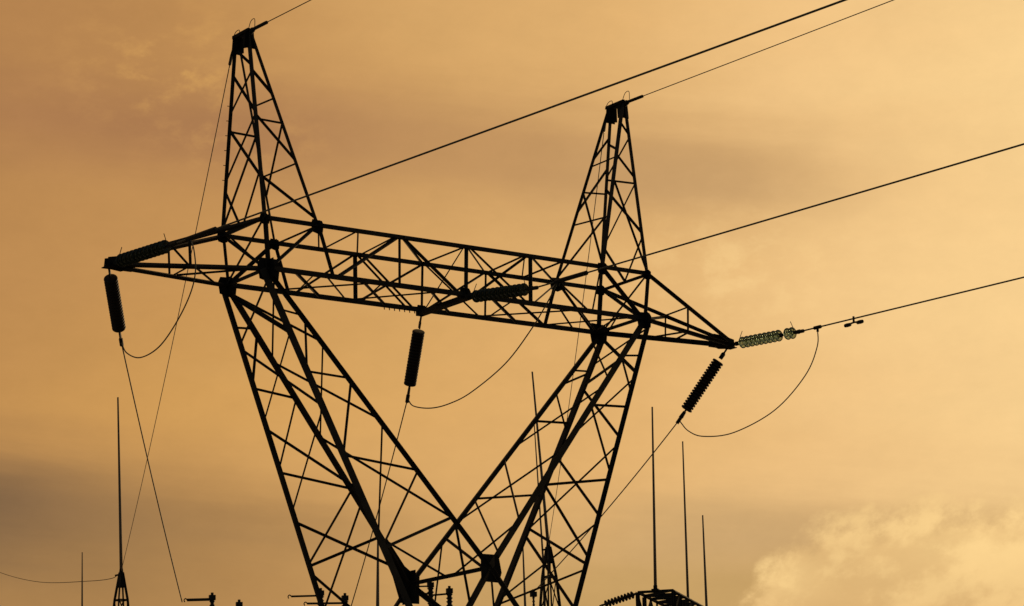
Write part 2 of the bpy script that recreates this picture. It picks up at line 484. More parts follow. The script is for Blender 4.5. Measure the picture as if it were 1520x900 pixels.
# lattice bars: start xyz, end xyz, width in metres
BARS = {
    'bridge': [
        (-1.676, -0.864, 15.978, -1.678, -0.841, 14.932, 0.075),
        (0.016, -0.864, 15.978, -0.008, -0.841, 14.932, 0.11),
        (1.709, -0.864, 15.978, 1.701, -0.841, 14.932, 0.095),
        (-1.685, 0.864, 15.978, -1.702, 0.841, 14.932, 0.085),
        (0.045, 0.864, 15.978, -0.012, 0.841, 14.932, 0.07),
        (1.738, 0.864, 15.978, 1.673, 0.841, 14.932, 0.055),
        (-1.719, -0.864, 15.978, -3.226, -0.841, 14.932, 0.075),
        (-1.801, -0.864, 15.978, -1.594, 0.864, 15.978, 0.045),
        (-1.719, 0.864, 15.978, -3.25, 0.841, 14.932, 0.05),
        (-1.603, -0.864, 15.978, -0.168, -0.841, 14.932, 0.085),
        (-1.632, 0.864, 15.978, -0.39, 0.841, 14.932, 0.05),
        (-1.464, 0.864, 15.978, -0.201, 0.841, 14.932, 0.05),
        (1.762, 0.864, 15.978, 1.564, -0.864, 15.978, 0.055),
        (0.186, -0.841, 14.932, 1.622, -0.864, 15.978, 0.055),
        (1.713, 0.864, 15.978, 0.087, 0.841, 14.932, 0.05),
        (0.045, 0.864, 15.978, -0.003, -0.864, 15.978, 0.05),
        (0.05, 0.864, 15.978, -1.669, 0.841, 14.932, 0.05),
        (-0.032, -0.864, 15.978, 0.059, 0.841, 14.932, 0.04),
        (0.055, -0.864, 15.978, 1.723, 0.864, 15.978, 0.045),
        (-1.603, -0.864, 15.978, 0.06, 0.864, 15.978, 0.06),
        (0.118, 0.864, 15.978, 1.55, 0.841, 14.932, 0.05),
        (1.8, 0.864, 15.978, 3.296, 0.841, 14.932, 0.08),
        (0.127, -0.864, 15.978, 1.626, -0.841, 14.932, 0.05),
        (1.747, -0.864, 15.978, 3.656, 0.864, 15.978, 0.05),
        (2.735, 0.864, 15.978, 2.615, -0.864, 15.978, 0.055),
        (1.569, -0.864, 15.978, 2.735, 0.864, 15.978, 0.04),
        (1.758, -0.841, 14.932, 3.7, 0.864, 15.978, 0.05),
        (3.757, 0.864, 15.978, 4.698, 0.841, 14.932, 0.065),
        (3.815, 0.864, 15.978, 3.31, -0.841, 14.932, 0.045),
        (3.661, 0.864, 15.978, 3.296, 0.841, 14.932, 0.095),
        (3.642, -0.864, 15.978, 3.381, -0.841, 14.932, 0.05),
        (-3.686, 0.864, 15.978, -3.377, 0.841, 14.932, 0.07),
        (-3.681, -0.864, 15.978, -3.321, -0.841, 14.932, 0.1),
        (2.47, -0.841, 14.932, 4.117, 0.841, 14.932, 0.055),
        (-3.84, 0.841, 14.932, -2.23, -0.841, 14.932, 0.04),
        (-2.013, 0.841, 14.932, -0.621, -0.841, 14.932, 0.04),
        (1.314, 0.841, 14.932, 2.994, -0.841, 14.932, 0.04),
        (3.15, 0.841, 14.932, 4.533, -0.841, 14.932, 0.04),
        (-4.222, -0.841, 14.932, -2.599, 0.841, 14.932, 0.07),
        (-3.481, -0.841, 14.932, -1.943, 0.841, 14.932, 0.04),
        (-2.599, -0.841, 14.932, -0.942, 0.841, 14.932, 0.07),
        (-0.914, -0.841, 14.932, 0.743, 0.841, 14.932, 0.065),
        (-0.366, -0.841, 14.932, 0.073, 0.841, 14.932, 0.05),
        (0.686, -0.841, 14.932, 2.527, 0.841, 14.932, 0.07),
        (1.715, 0.841, 14.932, 1.22, -0.841, 14.932, 0.045),
        (-2.131, -0.841, 14.932, -1.57, 0.841, 14.932, 0.04),
        (-3.774, -0.841, 14.932, -3.231, 0.841, 14.932, 0.04),
        (-4.84, 0.841, 14.932, -4.873, -0.841, 14.932, 0.1),
        (-4.84, 0.841, 14.932, -3.7, 0.864, 15.978, 0.085),
        (-4.939, 0.864, 15.978, -4.935, -0.841, 14.932, 0.065),
        (-4.973, -0.864, 15.978, -4.873, 0.841, 14.932, 0.065),
        (-3.691, -0.864, 15.978, -4.826, -0.841, 14.932, 0.085),
        (-3.696, -0.864, 15.978, -3.657, 0.864, 15.978, 0.055),
        (-3.676, -0.864, 15.978, -2.606, 0.864, 15.978, 0.045),
        (-2.707, -0.864, 15.978, -1.637, 0.864, 15.978, 0.05),
        (-2.539, 0.864, 15.978, -2.722, -0.864, 15.978, 0.045),
        (-4.939, 0.864, 15.978, -4.84, 0.841, 14.932, 0.085),
        (-4.959, -0.864, 15.978, -4.873, -0.841, 14.932, 0.13),
        (3.656, -0.864, 15.978, 4.769, -0.841, 14.932, 0.11),
        (4.987, 0.864, 15.978, 4.774, -0.841, 14.932, 0.08),
        (4.953, -0.864, 15.978, 4.987, 0.864, 15.978, 0.085),
        (4.953, -0.864, 15.978, 4.901, 0.841, 14.932, 0.06),
        (4.972, -0.864, 15.978, 4.849, -0.841, 14.932, 0.09),
        (4.968, 0.864, 15.978, 4.84, 0.841, 14.932, 0.1),
        (4.821, 0.841, 14.932, 4.778, -0.841, 14.932, 0.1),
        (4.136, -0.841, 14.932, 4.67, 0.841, 14.932, 0.05),
        (4.094, -0.841, 14.932, 5.057, 0.841, 14.932, 0.05),
        (3.037, -0.841, 14.932, 4.778, 0.841, 14.932, 0.05),
    ],
    'armL': [
        (-5.804, -0.621, 15.666, -4.982, -0.841, 14.932, 0.05),
        (-6.461, -0.435, 15.427, -6.429, -0.418, 14.899, 0.07),
        (-6.454, 0.437, 15.43, -6.447, 0.413, 14.899, 0.045),
        (-6.829, -0.331, 15.293, -6.456, -0.411, 14.899, 0.045),
        (-6.416, -0.422, 14.899, -6.325, 0.446, 14.901, 0.045),
        (-6.362, -0.436, 14.901, -5.223, 0.74, 14.924, 0.045),
        (-6.252, 0.466, 14.903, -4.967, -0.808, 14.929, 0.045),
    ],
    'armR': [
        (6.439, -0.441, 15.435, 6.435, -0.417, 14.899, 0.07),
        (6.473, 0.432, 15.423, 6.432, 0.418, 14.899, 0.05),
        (6.454, 0.437, 15.43, 6.409, -0.45, 15.446, 0.05),
        (6.121, 0.5, 14.906, 6.435, -0.417, 14.899, 0.045),
        (6.711, 0.343, 14.893, 6.504, -0.398, 14.898, 0.06),
        (4.83, -0.841, 14.932, 6.473, 0.432, 15.423, 0.07),
    ],
    'peakL': [
        (-4.956, -0.385, 19.265, -4.954, 0.488, 18.559, 0.055),
        (-4.956, 0.376, 19.326, -4.953, -0.52, 18.338, 0.06),
        (-4.958, 0.293, 19.894, -4.956, -0.368, 19.384, 0.06),
        (-4.956, -0.385, 19.265, -4.522, -0.452, 18.806, 0.065),
        (-4.491, -0.467, 18.7, -4.501, 0.462, 18.735, 0.05),
        (-4.952, -0.544, 18.172, -4.334, -0.545, 18.164, 0.045),
        (-4.952, -0.531, 18.261, -4.104, -0.659, 17.383, 0.06),
        (-4.334, -0.545, 18.164, -3.976, 0.722, 16.95, 0.06),
        (-4.081, -0.671, 17.304, -4.09, 0.666, 17.334, 0.05),
        (-4.948, -0.73, 16.897, -3.737, -0.841, 16.134, 0.07),
        (-4.952, 0.541, 18.192, -4.948, -0.731, 16.887, 0.06),
        (-4.952, 0.546, 18.162, -4.33, 0.547, 18.152, 0.045),
        (-4.953, -0.527, 18.292, -4.949, 0.694, 17.144, 0.06),
        (-4.328, 0.548, 18.146, -4.945, 0.835, 16.175, 0.065),
        (-4.948, -0.701, 17.092, -4.945, 0.065, 15.978, 0.055),
        (-4.948, 0.729, 16.903, -4.945, 0.089, 15.978, 0.055),
        (-4.945, 0.858, 15.978, -4.959, -0.864, 15.978, 0.12),
    ],
    'peakR': [
        (4.957, 0.357, 19.459, 4.56, 0.433, 18.935, 0.055),
        (4.956, 0.379, 19.305, 4.56, -0.433, 18.935, 0.055),
        (4.52, -0.453, 18.799, 4.953, -0.526, 18.296, 0.06),
        (4.763, -0.333, 19.623, 4.956, -0.372, 19.354, 0.05),
        (4.956, -0.384, 19.273, 4.953, 0.49, 18.545, 0.055),
        (4.5, 0.463, 18.729, 4.504, -0.461, 18.745, 0.045),
        (4.954, 0.463, 18.731, 4.182, 0.62, 17.65, 0.055),
        (4.953, 0.499, 18.482, 4.952, -0.547, 18.15, 0.05),
        (4.317, 0.553, 18.109, 4.952, 0.546, 18.156, 0.045),
        (4.337, -0.544, 18.176, 4.945, -0.855, 16.037, 0.06),
        (4.952, -0.547, 18.15, 4.948, 0.729, 16.901, 0.055),
        (4.952, 0.531, 18.265, 4.948, -0.719, 16.972, 0.06),
        (4.948, -0.736, 16.857, 4.945, -0.051, 15.978, 0.055),
        (4.948, 0.72, 16.964, 4.945, -0.051, 15.978, 0.055),
        (4.312, 0.556, 18.091, 3.709, -0.854, 16.041, 0.05),
        (4.089, 0.666, 17.332, 4.06, -0.681, 17.235, 0.045),
        (4.95, 0.621, 17.644, 3.74, 0.839, 16.147, 0.06),
    ],
    'forkL': [
        (-4.622, 0.934, 14.07, -4.192, 0.926, 14.091, 0.05),
        (-4.889, -0.866, 14.69, -4.473, 0.971, 13.724, 0.07),
        (-4.099, 0.939, 13.978, -4.138, 1.056, 12.947, 0.065),
        (-4.097, 1.067, 12.853, -3.076, 1.083, 12.741, 0.05),
        (-4.437, -0.98, 13.641, -3.812, 1.139, 12.19, 0.05),
        (-4.688, 0.857, 14.691, -4.428, -0.983, 13.621, 0.1),
        (-4.737, 0.85, 14.751, -3.713, -0.994, 13.511, 0.05),
        (-4.737, -0.85, 14.751, -3.694, 0.996, 13.489, 0.05),
        (-4.627, -0.932, 14.081, -4.129, -0.935, 14.015, 0.045),
        (-4.063, -0.944, 13.936, -4.107, -1.064, 12.875, 0.05),
        (-3.654, 1.002, 13.44, -2.45, -1.171, 11.983, 0.05),
        (-3.682, -0.998, 13.474, -2.428, 1.174, 11.958, 0.045),
        (-4.087, -1.069, 12.83, -3.111, -1.078, 12.784, 0.05),
        (-3.067, -1.084, 12.73, -3.374, -1.25, 11.175, 0.055),
        (-4.428, 0.983, 13.621, -3.788, -1.145, 12.135, 0.055),
        (-3.746, 1.156, 12.038, -3.063, -1.329, 10.452, 0.055),
        (-3.065, 1.085, 12.727, -3.397, 1.244, 11.227, 0.055),
        (-3.367, 1.252, 11.158, -1.598, 1.291, 10.953, 0.055),
        (-3.778, -1.147, 12.112, -3.026, 1.338, 10.366, 0.055),
        (-2.447, 1.171, 11.98, -0.805, -1.402, 9.993, 0.05),
        (-3.36, -1.254, 11.141, -1.607, -1.289, 10.964, 0.055),
        (-2.382, -1.181, 11.901, -0.85, 1.396, 10.047, 0.055),
        (-1.603, -1.29, 10.959, -2.58, -1.451, 9.332, 0.06),
        (-1.582, 1.293, 10.933, -2.568, 1.454, 9.303, 0.065),
        (-2.983, -1.349, 10.266, -2.151, 1.56, 8.335, 0.065),
        (-2.935, 1.361, 10.155, -0.246, 1.48, 9.317, 0.065),
        (-2.552, 1.458, 9.266, -0.805, 1.402, 9.993, 0.06),
        (-0.831, -1.398, 10.025, -2.557, -1.457, 9.278, 0.065),
        (-0.768, 1.407, 9.948, 0.0, 0.118, 9.019, 0.05),
    ],
    'forkR': [
        (4.131, 0.935, 14.018, 4.608, 0.937, 14.038, 0.045),
        (4.591, 0.941, 13.998, 3.841, 0.976, 13.667, 0.045),
        (4.942, 0.853, 14.813, 4.443, -0.979, 13.656, 0.075),
        (4.911, -0.86, 14.741, 4.667, 0.922, 14.176, 0.05),
        (4.122, -0.936, 14.006, 4.616, -0.935, 14.056, 0.045),
        (4.078, -0.942, 13.953, 4.236, -1.031, 13.175, 0.055),
        (4.394, -0.991, 13.541, 3.855, 1.128, 12.29, 0.05),
        (4.683, 0.857, 14.686, 3.652, -1.002, 13.438, 0.045),
        (4.063, -0.944, 13.936, 4.47, 0.972, 13.718, 0.085),
        (3.5, -1.024, 13.254, 2.604, 1.149, 12.17, 0.05),
        (4.436, 0.981, 13.638, 3.787, -1.145, 12.132, 0.06),
        (3.121, -1.077, 12.795, 4.091, -1.068, 12.838, 0.05),
        (3.083, -1.082, 12.75, 3.421, -1.238, 11.284, 0.065),
        (3.685, 0.998, 13.477, 4.006, 1.09, 12.641, 0.055),
        (3.114, 1.078, 12.787, 4.084, 1.07, 12.821, 0.05),
        (2.361, 1.183, 11.875, 0.873, -1.392, 10.076, 0.06),
        (1.603, 1.29, 10.959, 3.371, 1.251, 11.167, 0.05),
        (2.269, -1.196, 11.765, 1.165, 1.351, 10.429, 0.055),
        (1.6, 1.29, 10.956, 0.258, -1.479, 9.331, 0.055),
        (3.757, 1.153, 12.064, 3.008, -1.343, 10.324, 0.06),
        (3.707, -1.166, 11.947, 3.02, 1.34, 10.352, 0.055),
        (1.54, -1.299, 10.882, 3.36, -1.254, 11.141, 0.055),
        (1.582, -1.293, 10.933, 2.599, -1.446, 9.375, 0.065),
        (2.939, -1.36, 10.163, 2.352, 1.509, 8.803, 0.055),
        (3.046, 1.333, 10.412, 2.538, -1.462, 9.235, 0.06),
        (2.98, 1.35, 10.261, 2.116, -1.569, 8.255, 0.065),
        (0.868, -1.393, 10.07, 0.0, -0.135, 9.019, 0.055),
        (2.492, -1.474, 9.126, 2.308, 1.52, 8.7, 0.055),
        (0.864, 1.394, 10.064, 0.0, -1.311, 9.019, 0.06),
    ],
    'body': [
        (0.0, -1.515, 9.019, -1.977, -1.802, 6.3, 0.12),
        (0.0, -1.515, 9.019, 1.977, -1.802, 6.3, 0.12),
        (0.0, 1.515, 9.019, -1.984, 1.814, 6.2, 0.12),
        (0.0, 1.515, 9.019, 1.863, 1.604, 7.9, 0.12),
        (0.0, -1.515, 9.019, 0.0, -1.8, 6.2, 0.055),
        (0.791, 1.404, 9.976, 0.42, 1.8, 6.2, 0.05),
        (-2.482, 1.476, 9.103, 1.984, 1.814, 6.2, 0.06),
        (-0.786, -1.404, 9.971, -0.33, -1.8, 6.2, 0.05),
        (-1.877, -1.629, 7.7, 1.877, -1.629, 7.7, 0.08),
        (1.877, -1.629, 7.7, 1.877, 1.629, 7.7, 0.08),
        (1.877, 1.629, 7.7, -1.877, 1.629, 7.7, 0.08),
        (-1.877, 1.629, 7.7, -1.877, -1.629, 7.7, 0.08),
        (-1.984, -1.814, 6.2, 1.984, -1.814, 6.2, 0.1),
        (1.984, -1.814, 6.2, 1.984, 1.814, 6.2, 0.1),
        (1.984, 1.814, 6.2, -1.984, 1.814, 6.2, 0.1),
        (-1.984, 1.814, 6.2, -1.984, -1.814, 6.2, 0.1),
        (-2.206, -2.197, 3.1, 2.206, -2.197, 3.1, 0.08),
        (2.206, -2.197, 3.1, 2.206, 2.197, 3.1, 0.08),
        (2.206, 2.197, 3.1, -2.206, 2.197, 3.1, 0.08),
        (-2.206, 2.197, 3.1, -2.206, -2.197, 3.1, 0.08),
        (-1.984, -1.814, 6.2, 2.206, -2.197, 3.1, 0.075),
        (1.984, -1.814, 6.2, -2.206, -2.197, 3.1, 0.075),
        (1.984, -1.814, 6.2, 2.206, 2.197, 3.1, 0.075),
        (1.984, 1.814, 6.2, 2.206, -2.197, 3.1, 0.075),
        (1.984, 1.814, 6.2, -2.206, 2.197, 3.1, 0.075),
        (-1.984, 1.814, 6.2, 2.206, 2.197, 3.1, 0.075),
        (-1.984, 1.814, 6.2, -2.206, -2.197, 3.1, 0.075),
        (-1.984, -1.814, 6.2, -2.206, 2.197, 3.1, 0.075),
        (-2.206, -2.197, 3.1, 2.409, -2.548, 0.25, 0.075),
        (2.206, -2.197, 3.1, -2.409, -2.548, 0.25, 0.075),
        (2.206, -2.197, 3.1, 2.409, 2.548, 0.25, 0.075),
        (2.206, 2.197, 3.1, 2.409, -2.548, 0.25, 0.075),
        (2.206, 2.197, 3.1, -2.409, 2.548, 0.25, 0.075),
        (-2.206, 2.197, 3.1, 2.409, 2.548, 0.25, 0.075),
        (-2.206, 2.197, 3.1, -2.409, -2.548, 0.25, 0.075),
        (-2.206, -2.197, 3.1, -2.409, 2.548, 0.25, 0.075),
    ],
}
JUMPER = {
    'L': [(-7.033, 1.364, 13.596), (-7.102, 0.993, 13.296), (-7.271, 0.096, 13.015), (-7.489, -1.07, 12.979), (-7.684, -2.108, 13.214), (-7.842, -2.954, 13.582), (-7.909, -3.309, 13.96), (-7.894, -3.23, 14.412), (-7.85, -2.996, 14.709)],
    'M': [(0.343, 1.98, 13.201), (0.339, 1.738, 12.993), (0.325, 1.032, 12.827), (0.312, 0.281, 12.802), (0.296, -0.564, 12.904), (0.272, -1.856, 13.28), (0.254, -2.823, 13.814), (0.243, -3.429, 14.263), (0.235, -3.853, 14.635)],
    'R': [(7.244, 1.021, 13.156), (7.303, 0.765, 12.865), (7.402, 0.333, 12.678), (7.597, -0.516, 12.651), (7.857, -1.646, 12.998), (8.054, -2.502, 13.654), (8.137, -2.861, 14.259), (8.145, -2.896, 14.697)],
}

N3 = {k: V(x) for k, x in NODE.items()}

# ------------------------------------------------------------------ ground
g = MB()
R_ = 3500
g.v += [(-R_, -R_, 0), (R_, -R_, 0), (R_, R_, 0), (-R_, R_, 0)]
g.f.append((0, 1, 2, 3))
tag(g.build('ground', GRASS), kind='structure')
g = MB()
yard = [(-30, 4), (20, -6), (95, 20), (130, 110), (20, 130), (-20, 70)]
g.poly_prism([(x, y, 0.0) for x, y in yard], [(x, y, 0.05) for x, y in yard])
tag(g.build('gravel_yard', GRAVEL), kind='structure')

# ------------------------------------------------------------------ the tower
tower = thing('transmission_tower', 'tall dark steel lattice tower with V shaped fork, long truss bridge and two pointed peaks', 'pylon')


def lattice(name, key, parent=tower, mats=STEEL):
    b = MB()
    for i, (x0, y0, z0, x1, y1, z1, w) in enumerate(BARS[key]):
        j = (i % 5 - 2) * 0.0017
        hint = V((0.31 + (i % 3) * 0.2, 0.22 - (i % 4) * 0.15, 0.92))
        b.angle((x0 + j, y0 + j, z0 + j), (x1 + j, y1 + j, z1 + j), w * 0.78, hint)
    return b, (lambda: b.build(name, mats, parent))


def member(name, a, b_, w, parent, hint=None, ext=0.0):
    a, b_ = V(a), V(b_)
    d = (b_ - a).normalized() * ext
    m_ = MB()
    m_.angle(a - d, b_ + d, w, hint)
    return m_.build(name, STEEL, parent)


def gusset(c, r, parent, k=1.0, wide=1.0, bolts=True):
    b = MB()
    b.plate(c, (0, 1, 0), (1, 0, 0), hexplate(r * wide, k), 0.014)
    b.plate(V(c) + V((0.002, 0, 0)), (1, 0, 0), (0, 1, 0), hexplate(r * 0.9, 0.9), 0.012)
    if bolts:
        for q_ in range(7):
            th = q_ * 0.9
            p_ = V(c) + V((math.cos(th) * r * 0.55, 0, math.sin(th) * r * 0.55))
            b.tube([p_ - V((0, 0.03, 0)), p_ + V((0, 0.03, 0))], 0.014, 6)
    return b.build('gusset_plate', STEEL2, parent)


# bridge
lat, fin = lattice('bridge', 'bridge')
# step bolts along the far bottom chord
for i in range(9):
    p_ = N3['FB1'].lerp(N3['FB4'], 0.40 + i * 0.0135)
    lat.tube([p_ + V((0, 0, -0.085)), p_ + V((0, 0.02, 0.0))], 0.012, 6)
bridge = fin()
for a, b_, w in (('NT1', 'NT4', .10), ('FT1', 'FT4', .10), ('NB1', 'NB4', .092), ('FB1', 'FB4', .09)):
    member('chord', N3[a], N3[b_], w, bridge, (0, 1, -1) if a[1] == 'B' else (0, 1, 1))
for k, r in (('NB1', .245), ('FB1', .21), ('NB4', .19), ('FB4', .235), ('NT2', .14), ('FT2', .115), ('FT1', .12), ('NT1', .11),
             ('FT3', .16), ('NT3', .13), ('NT4', .11), ('FT4', .12)):
    gusset(N3[k] + V((0, 0, -.02)), r, bridge)
mid_n = N3['NB1'].lerp(N3['NB4'], 0.5)
mid_f = N3['FB1'].lerp(N3['FB4'], 0.5)
gusset(mid_n + V((0, 0, 0.03)), 0.13, bridge)
gusset(mid_f, 0.12, bridge)
b = MB()
b.box((mid_n + mid_f) / 2 + V((0, 0, -0.06)), V((0.085, 0, 0)), V((0, 0.95, 0)), V((0, 0, 0.05)))
b.build('centre_beam', STEEL, bridge)

# arms
for key, tip, nodes, sgn in (('armL', 'TL', ('NT1', 'FT1', 'NB1', 'FB1'), -1), ('armR', 'TR', ('NT4', 'FT4', 'NB4', 'FB4'), 1)):
    lat, fin = lattice('crossarm', key)
    arm = fin()
    for nd in nodes:
        off = V((-sgn * 0.10, (-0.07 if nd[0] == 'N' else 0.07), (0.06 if nd[1] == 'T' else -0.05)))
        member('chord', N3[nd], N3[tip] + off, .074 if nd != 'FB4' else .095, arm, (sgn, 0, 1))
    b = MB()
    t = N3[tip]
    for s in (-1, 1):
        b.plate(t + V((-sgn * 0.22, s * 0.075, 0.0)), (0, 1, 0), (-sgn, 0, 0),
                [(-0.32, -0.11), (-0.30, 0.08), (0.0, 0.14), (0.30, 0.16), (0.30, -0.07), (0.05, -0.15)], 0.016)
    b.plate(t + V((-sgn * 0.2, 0, -0.11)), (0, 0, 1), (1, 0, 0), [(-.33, -.12), (.33, -.12), (.33, .12), (-.33, .12)], 0.018)
    b.tube([t + V((-sgn * 0.0, -0.16, -0.04)), t + V((0, 0.16, -0.04))], 0.03, 8)
    b.build('tip_plate', STEEL2, arm)

# peaks
for key, ids, base in (('peakL', ('N1', 'N2', 'F1', 'F2'), 'L'), ('peakR', ('N3', 'N4', 'F3', 'F4'), 'R')):
    lat, fin = lattice('peak', key)
    if base == 'L':
        for i in range(6):
            p_ = N3['FT1'].lerp(N3['pF1'], 0.28 + 0.075 * i)
            lat.tube([p_, p_ + V((-0.09, 0.02, 0))], 0.008, 6)
    peak = fin()
    for k in ids:
        top = N3['p' + k]
        bot = N3[k[0] + 'T' + k[1]]
        member('leg', bot, top, {'N1': .105, 'F1': .062, 'N2': .052, 'F2': .06, 'N3': .115, 'F4': .095, 'F3': .055, 'N4': .055}[k], peak, (bot - V((math.copysign(4.3, bot.x), 0, bot.z))))
    c = N3['p' + ids[0]].lerp(N3['p' + ids[3]], 0.5)
    b = MB()
    for s in (-1, 1):
        b.plate(c + V((0, s * 0.26, -0.13)), (0, 1, 0), (1, 0, 0), [(-.13, -.22), (.13, -.22), (.10, .14), (-.10, .14)], 0.016)
        b.plate(c + V((s * 0.055, s * 0.20, -0.12)), (1, 0, 0), (0, 1, 0), [(-.12, -.24), (.10, -.2), (.12, .13), (-.12, .13)], 0.014)
        b.box(c + V((s * 0.05, 0, 0.03)), V((0.03, 0, 0)), V((0, 0.33, 0)), V((0, 0, 0.035)))
    b.build('cap_plate', STEEL2, peak)
    for yy, h in ((-0.34, 0.20), (0.30, 0.14)):
        b = MB()
        b.tube(spline([c + V((0, yy - 0.14, 0.04)), c + V((0.02, yy - 0.10, 0.04 + h)), c + V((0.0, yy + 0.02, 0.02 + h)), c + V((0, yy + 0.14, 0.04))], 5), 0.008, 6)
        b.build('bond_lead', FITTING, peak)

# the forks (each a four legged lattice column)
WB = 7.7


def at_z(a, b_, z):
    a, b_ = N3[a], N3[b_]
    t = (z - a.z) / (b_.z - a.z)
    return a + (b_ - a) * t


for key, S in (('forkL', 'L'), ('forkR', 'R')):
    lat, fin = lattice('fork', key)
    fork = fin()
    wid = {'L': {'FO': .088, 'FI': .155, 'NO': .165, 'NI': .082}, 'R': {'FO': .165, 'FI': .09, 'NO': .08, 'NI': .145}}[S]
    sg = -1 if S == 'L' else 1
    for fc in 'FN':
        sy_ = 1 if fc == 'F' else -1
        place = ('far' if fc == 'F' else 'near') + ('_left' if S == 'L' else '_right')
        member('leg', N3['outer_' + place], at_z('outer_' + place, 'w' + fc + 'O' + S, WB), wid[fc + 'O'], fork, (sg, sy_, 0))
        member('leg', N3['inner_' + place], N3['w' + fc], wid[fc + 'I'], fork, (-sg, sy_, 0))

# lower body
def body_leg(sx_, sy_, z):
    return V((sx_ * (1.877 + (7.7 - z) / 7.7 * .55), sy_ * (1.629 + (7.7 - z) / 7.7 * .95), z))


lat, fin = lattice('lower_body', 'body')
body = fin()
for sx_ in (-1, 1):
    for sy_ in (-1, 1):
        member('leg', body_leg(sx_, sy_, WB + 0.05), body_leg(sx_, sy_, 0.25), .15, body, (sx_, sy_, 0))
        b = MB()
        f_ = body_leg(sx_, sy_, 0)
        b.box(f_ + V((0, 0, 0.12)), V((0.35, 0, 0)), V((0, 0.35, 0)), V((0, 0, 0.17)))
        b.build('footing', CONC, body)
member('waist_strut', N3['wF'], N3['wN'], .065, body, (0, 0, 1))
b = MB()
b.plate(N3['wN'] + V((0, -0.02, 0.0)), (0, 1, 0), (1, 0, 0), [(-.24, -.30), (.20, -.31), (.27, -.10), (.20, .27), (-.24, .27)], 0.02)
b.plate(N3['wN'] + V((0, 0.12, 0.0)), (1, 0, 0), (0, 1, 0), [(-.14, -.24), (.14, -.24), (.14, .22), (-.14, .22)], 0.016)
b.build('waist_plate', STEEL2, body)
b = MB()
c = N3['wF'] + V((0, 0, -0.05))
b.plate(c, (0, 1, 0), (1, 0, 0), [(-.24, -.36), (.24, -.36), (.26, .26), (.08, .30), (-.12, .44), (-.55, 1.0), (-.66, .92)], 0.02)
b.plate(c + V((0.0, 0.02, 0.0)), (1, 0, 0), (0, 1, 0), [(-.26, -.36), (.26, -.36), (.26, .34), (-.26, .34)], 0.016)
b.build('waist_plate', STEEL2, body)

# ------------------------------------------------------------------ insulator strings
DISC_PROF = [(0.022, 0.0), (0.05, 0.004), (0.055, 0.045), (0.05, 0.058), (0.085, 0.062), (0.120, 0.074), (0.137, 0.094), (0.134, 0.102),
             (0.118, 0.094), (0.112, 0.108), (0.098, 0.092), (0.090, 0.106), (0.072, 0.088), (0.030, 0.092), (0.016, 0.105), (0.016, 0.15), (0.010, 0.152)]


def disc_mesh(name, material, prof, k=1.0):
    b = MB()
    b.lathe([(r * k, h) for r, h in prof], 20)
    me = bpy.data.meshes.new(name)
    me.from_pydata(b.v, [], b.f)
    me.materials.append(material)
    for p in me.polygons:
        p.use_smooth = True
    return me


GLASS_DISC = disc_mesh('glass_disc', GLASS, DISC_PROF)
DEEP_PROF = [(0.100, -0.001), (0.112, 0.002), (0.133, 0.010), (0.140, 0.022), (0.141, 0.044), (0.134, 0.056), (0.116, 0.061), (0.104, 0.065), (0.100, 0.072)]
SHADED_DISC = disc_mesh('shaded_glass_disc', SHADED_GLASS, DISC_PROF)
DARK_DISC = disc_mesh('porcelain_disc', PORCELAIN, DEEP_PROF)
LINE_DISC = disc_mesh('ribbed_disc', PORCELAIN, DISC_PROF, 1.15)
STUB = disc_mesh('bare_cap', FITTING, [(0.022, 0), (0.05, 0.004), (0.055, 0.045), (0.04, 0.06), (0.03, 0.09), (0.016, 0.105), (0.016, 0.15)])
PITCH_D = 0.148


def insulator(label, p, q, group, mesh, n=12, start=0.2, missing=None, horns=True, pitch=PITCH_D):
    """string of discs from attachment p to clamp q"""
    p, q = V(p), V(q)
    d = (q - p).normalized()
    root = thing('insulator_string', label, 'insulator', p, group)
    rot = d.to_track_quat('Z', 'Y')
    side = d.cross(V((0, 0, 1))).normalized()
    upv = side.cross(d).normalized()
    b = MB()
    b.tube([p, p + d * (start * 0.45)], 0.022, 8)
    b.plate(p + d * (start * 0.62), side, d, [(-0.09, -0.03), (-0.05, -0.05), (0.08, -0.045), (0.08, 0.045), (-0.05, 0.05), (-0.09, 0.03)], 0.03)
    b.build('shackle', FITTING, root)
    for i in range(n):
        me = mesh
        nm = 'disc'
        if missing is not None and i == missing:
            me, nm = STUB, 'bare_cap'
        o = bpy.data.objects.new(nm, me)
        col.objects.link(o)
        o.parent = root
        o.location = d * (start + i * pitch)
        o.rotation_mode = 'QUATERNION'
        o.rotation_quaternion = rot
    e0 = p + d * (start + n * pitch - 0.01)
    b = MB()
    b.tube([e0, q], 0.024, 8)
    b.plate(e0.lerp(q, 0.45), side, d, [(-0.08, -0.035), (0.08, -0.05), (0.1, 0.05), (-0.08, 0.035)], 0.035)
    b.tube([q - d * 0.09, q + d * 0.09], 0.042, 8)
    b.build('clamp', FITTING, root)
    if horns:
        for s, base in ((1, p + d * (start - 0.02)), (-1, e0)):
            b = MB()
            b.tube(spline([base, base + upv * 0.12 + d * (0.02 * s), base + upv * 0.20 + d * (0.06 * s), base + upv * 0.27 + d * (0.10 * s)], 4), 0.0085, 6)
            b.build('arcing_horn', FITTING, root)
    return root


AZL = -0.05
DIRH = V((-math.sin(AZL), -math.cos(AZL), 0))
mid_tip = (N3['FB1'] + N3['FB4']) / 2
COND = {'L': (N3['TL'], -.0193, 14.767), 'M': (mid_tip, -.01385, 14.70), 'R': (N3['TR'], -.01505, 14.741)}


def cond(k, s):
    t, sl, c_ = COND[k]
    p = t + DIRH * s
    # far along the span the wire sags and rises again
    z = sl * s + c_
    z += 0.00011 * s * s if s > 0 else 0
    return V((p.x, p.y, z - 0.00011 * 100 * min(1, s / 10) * 0))


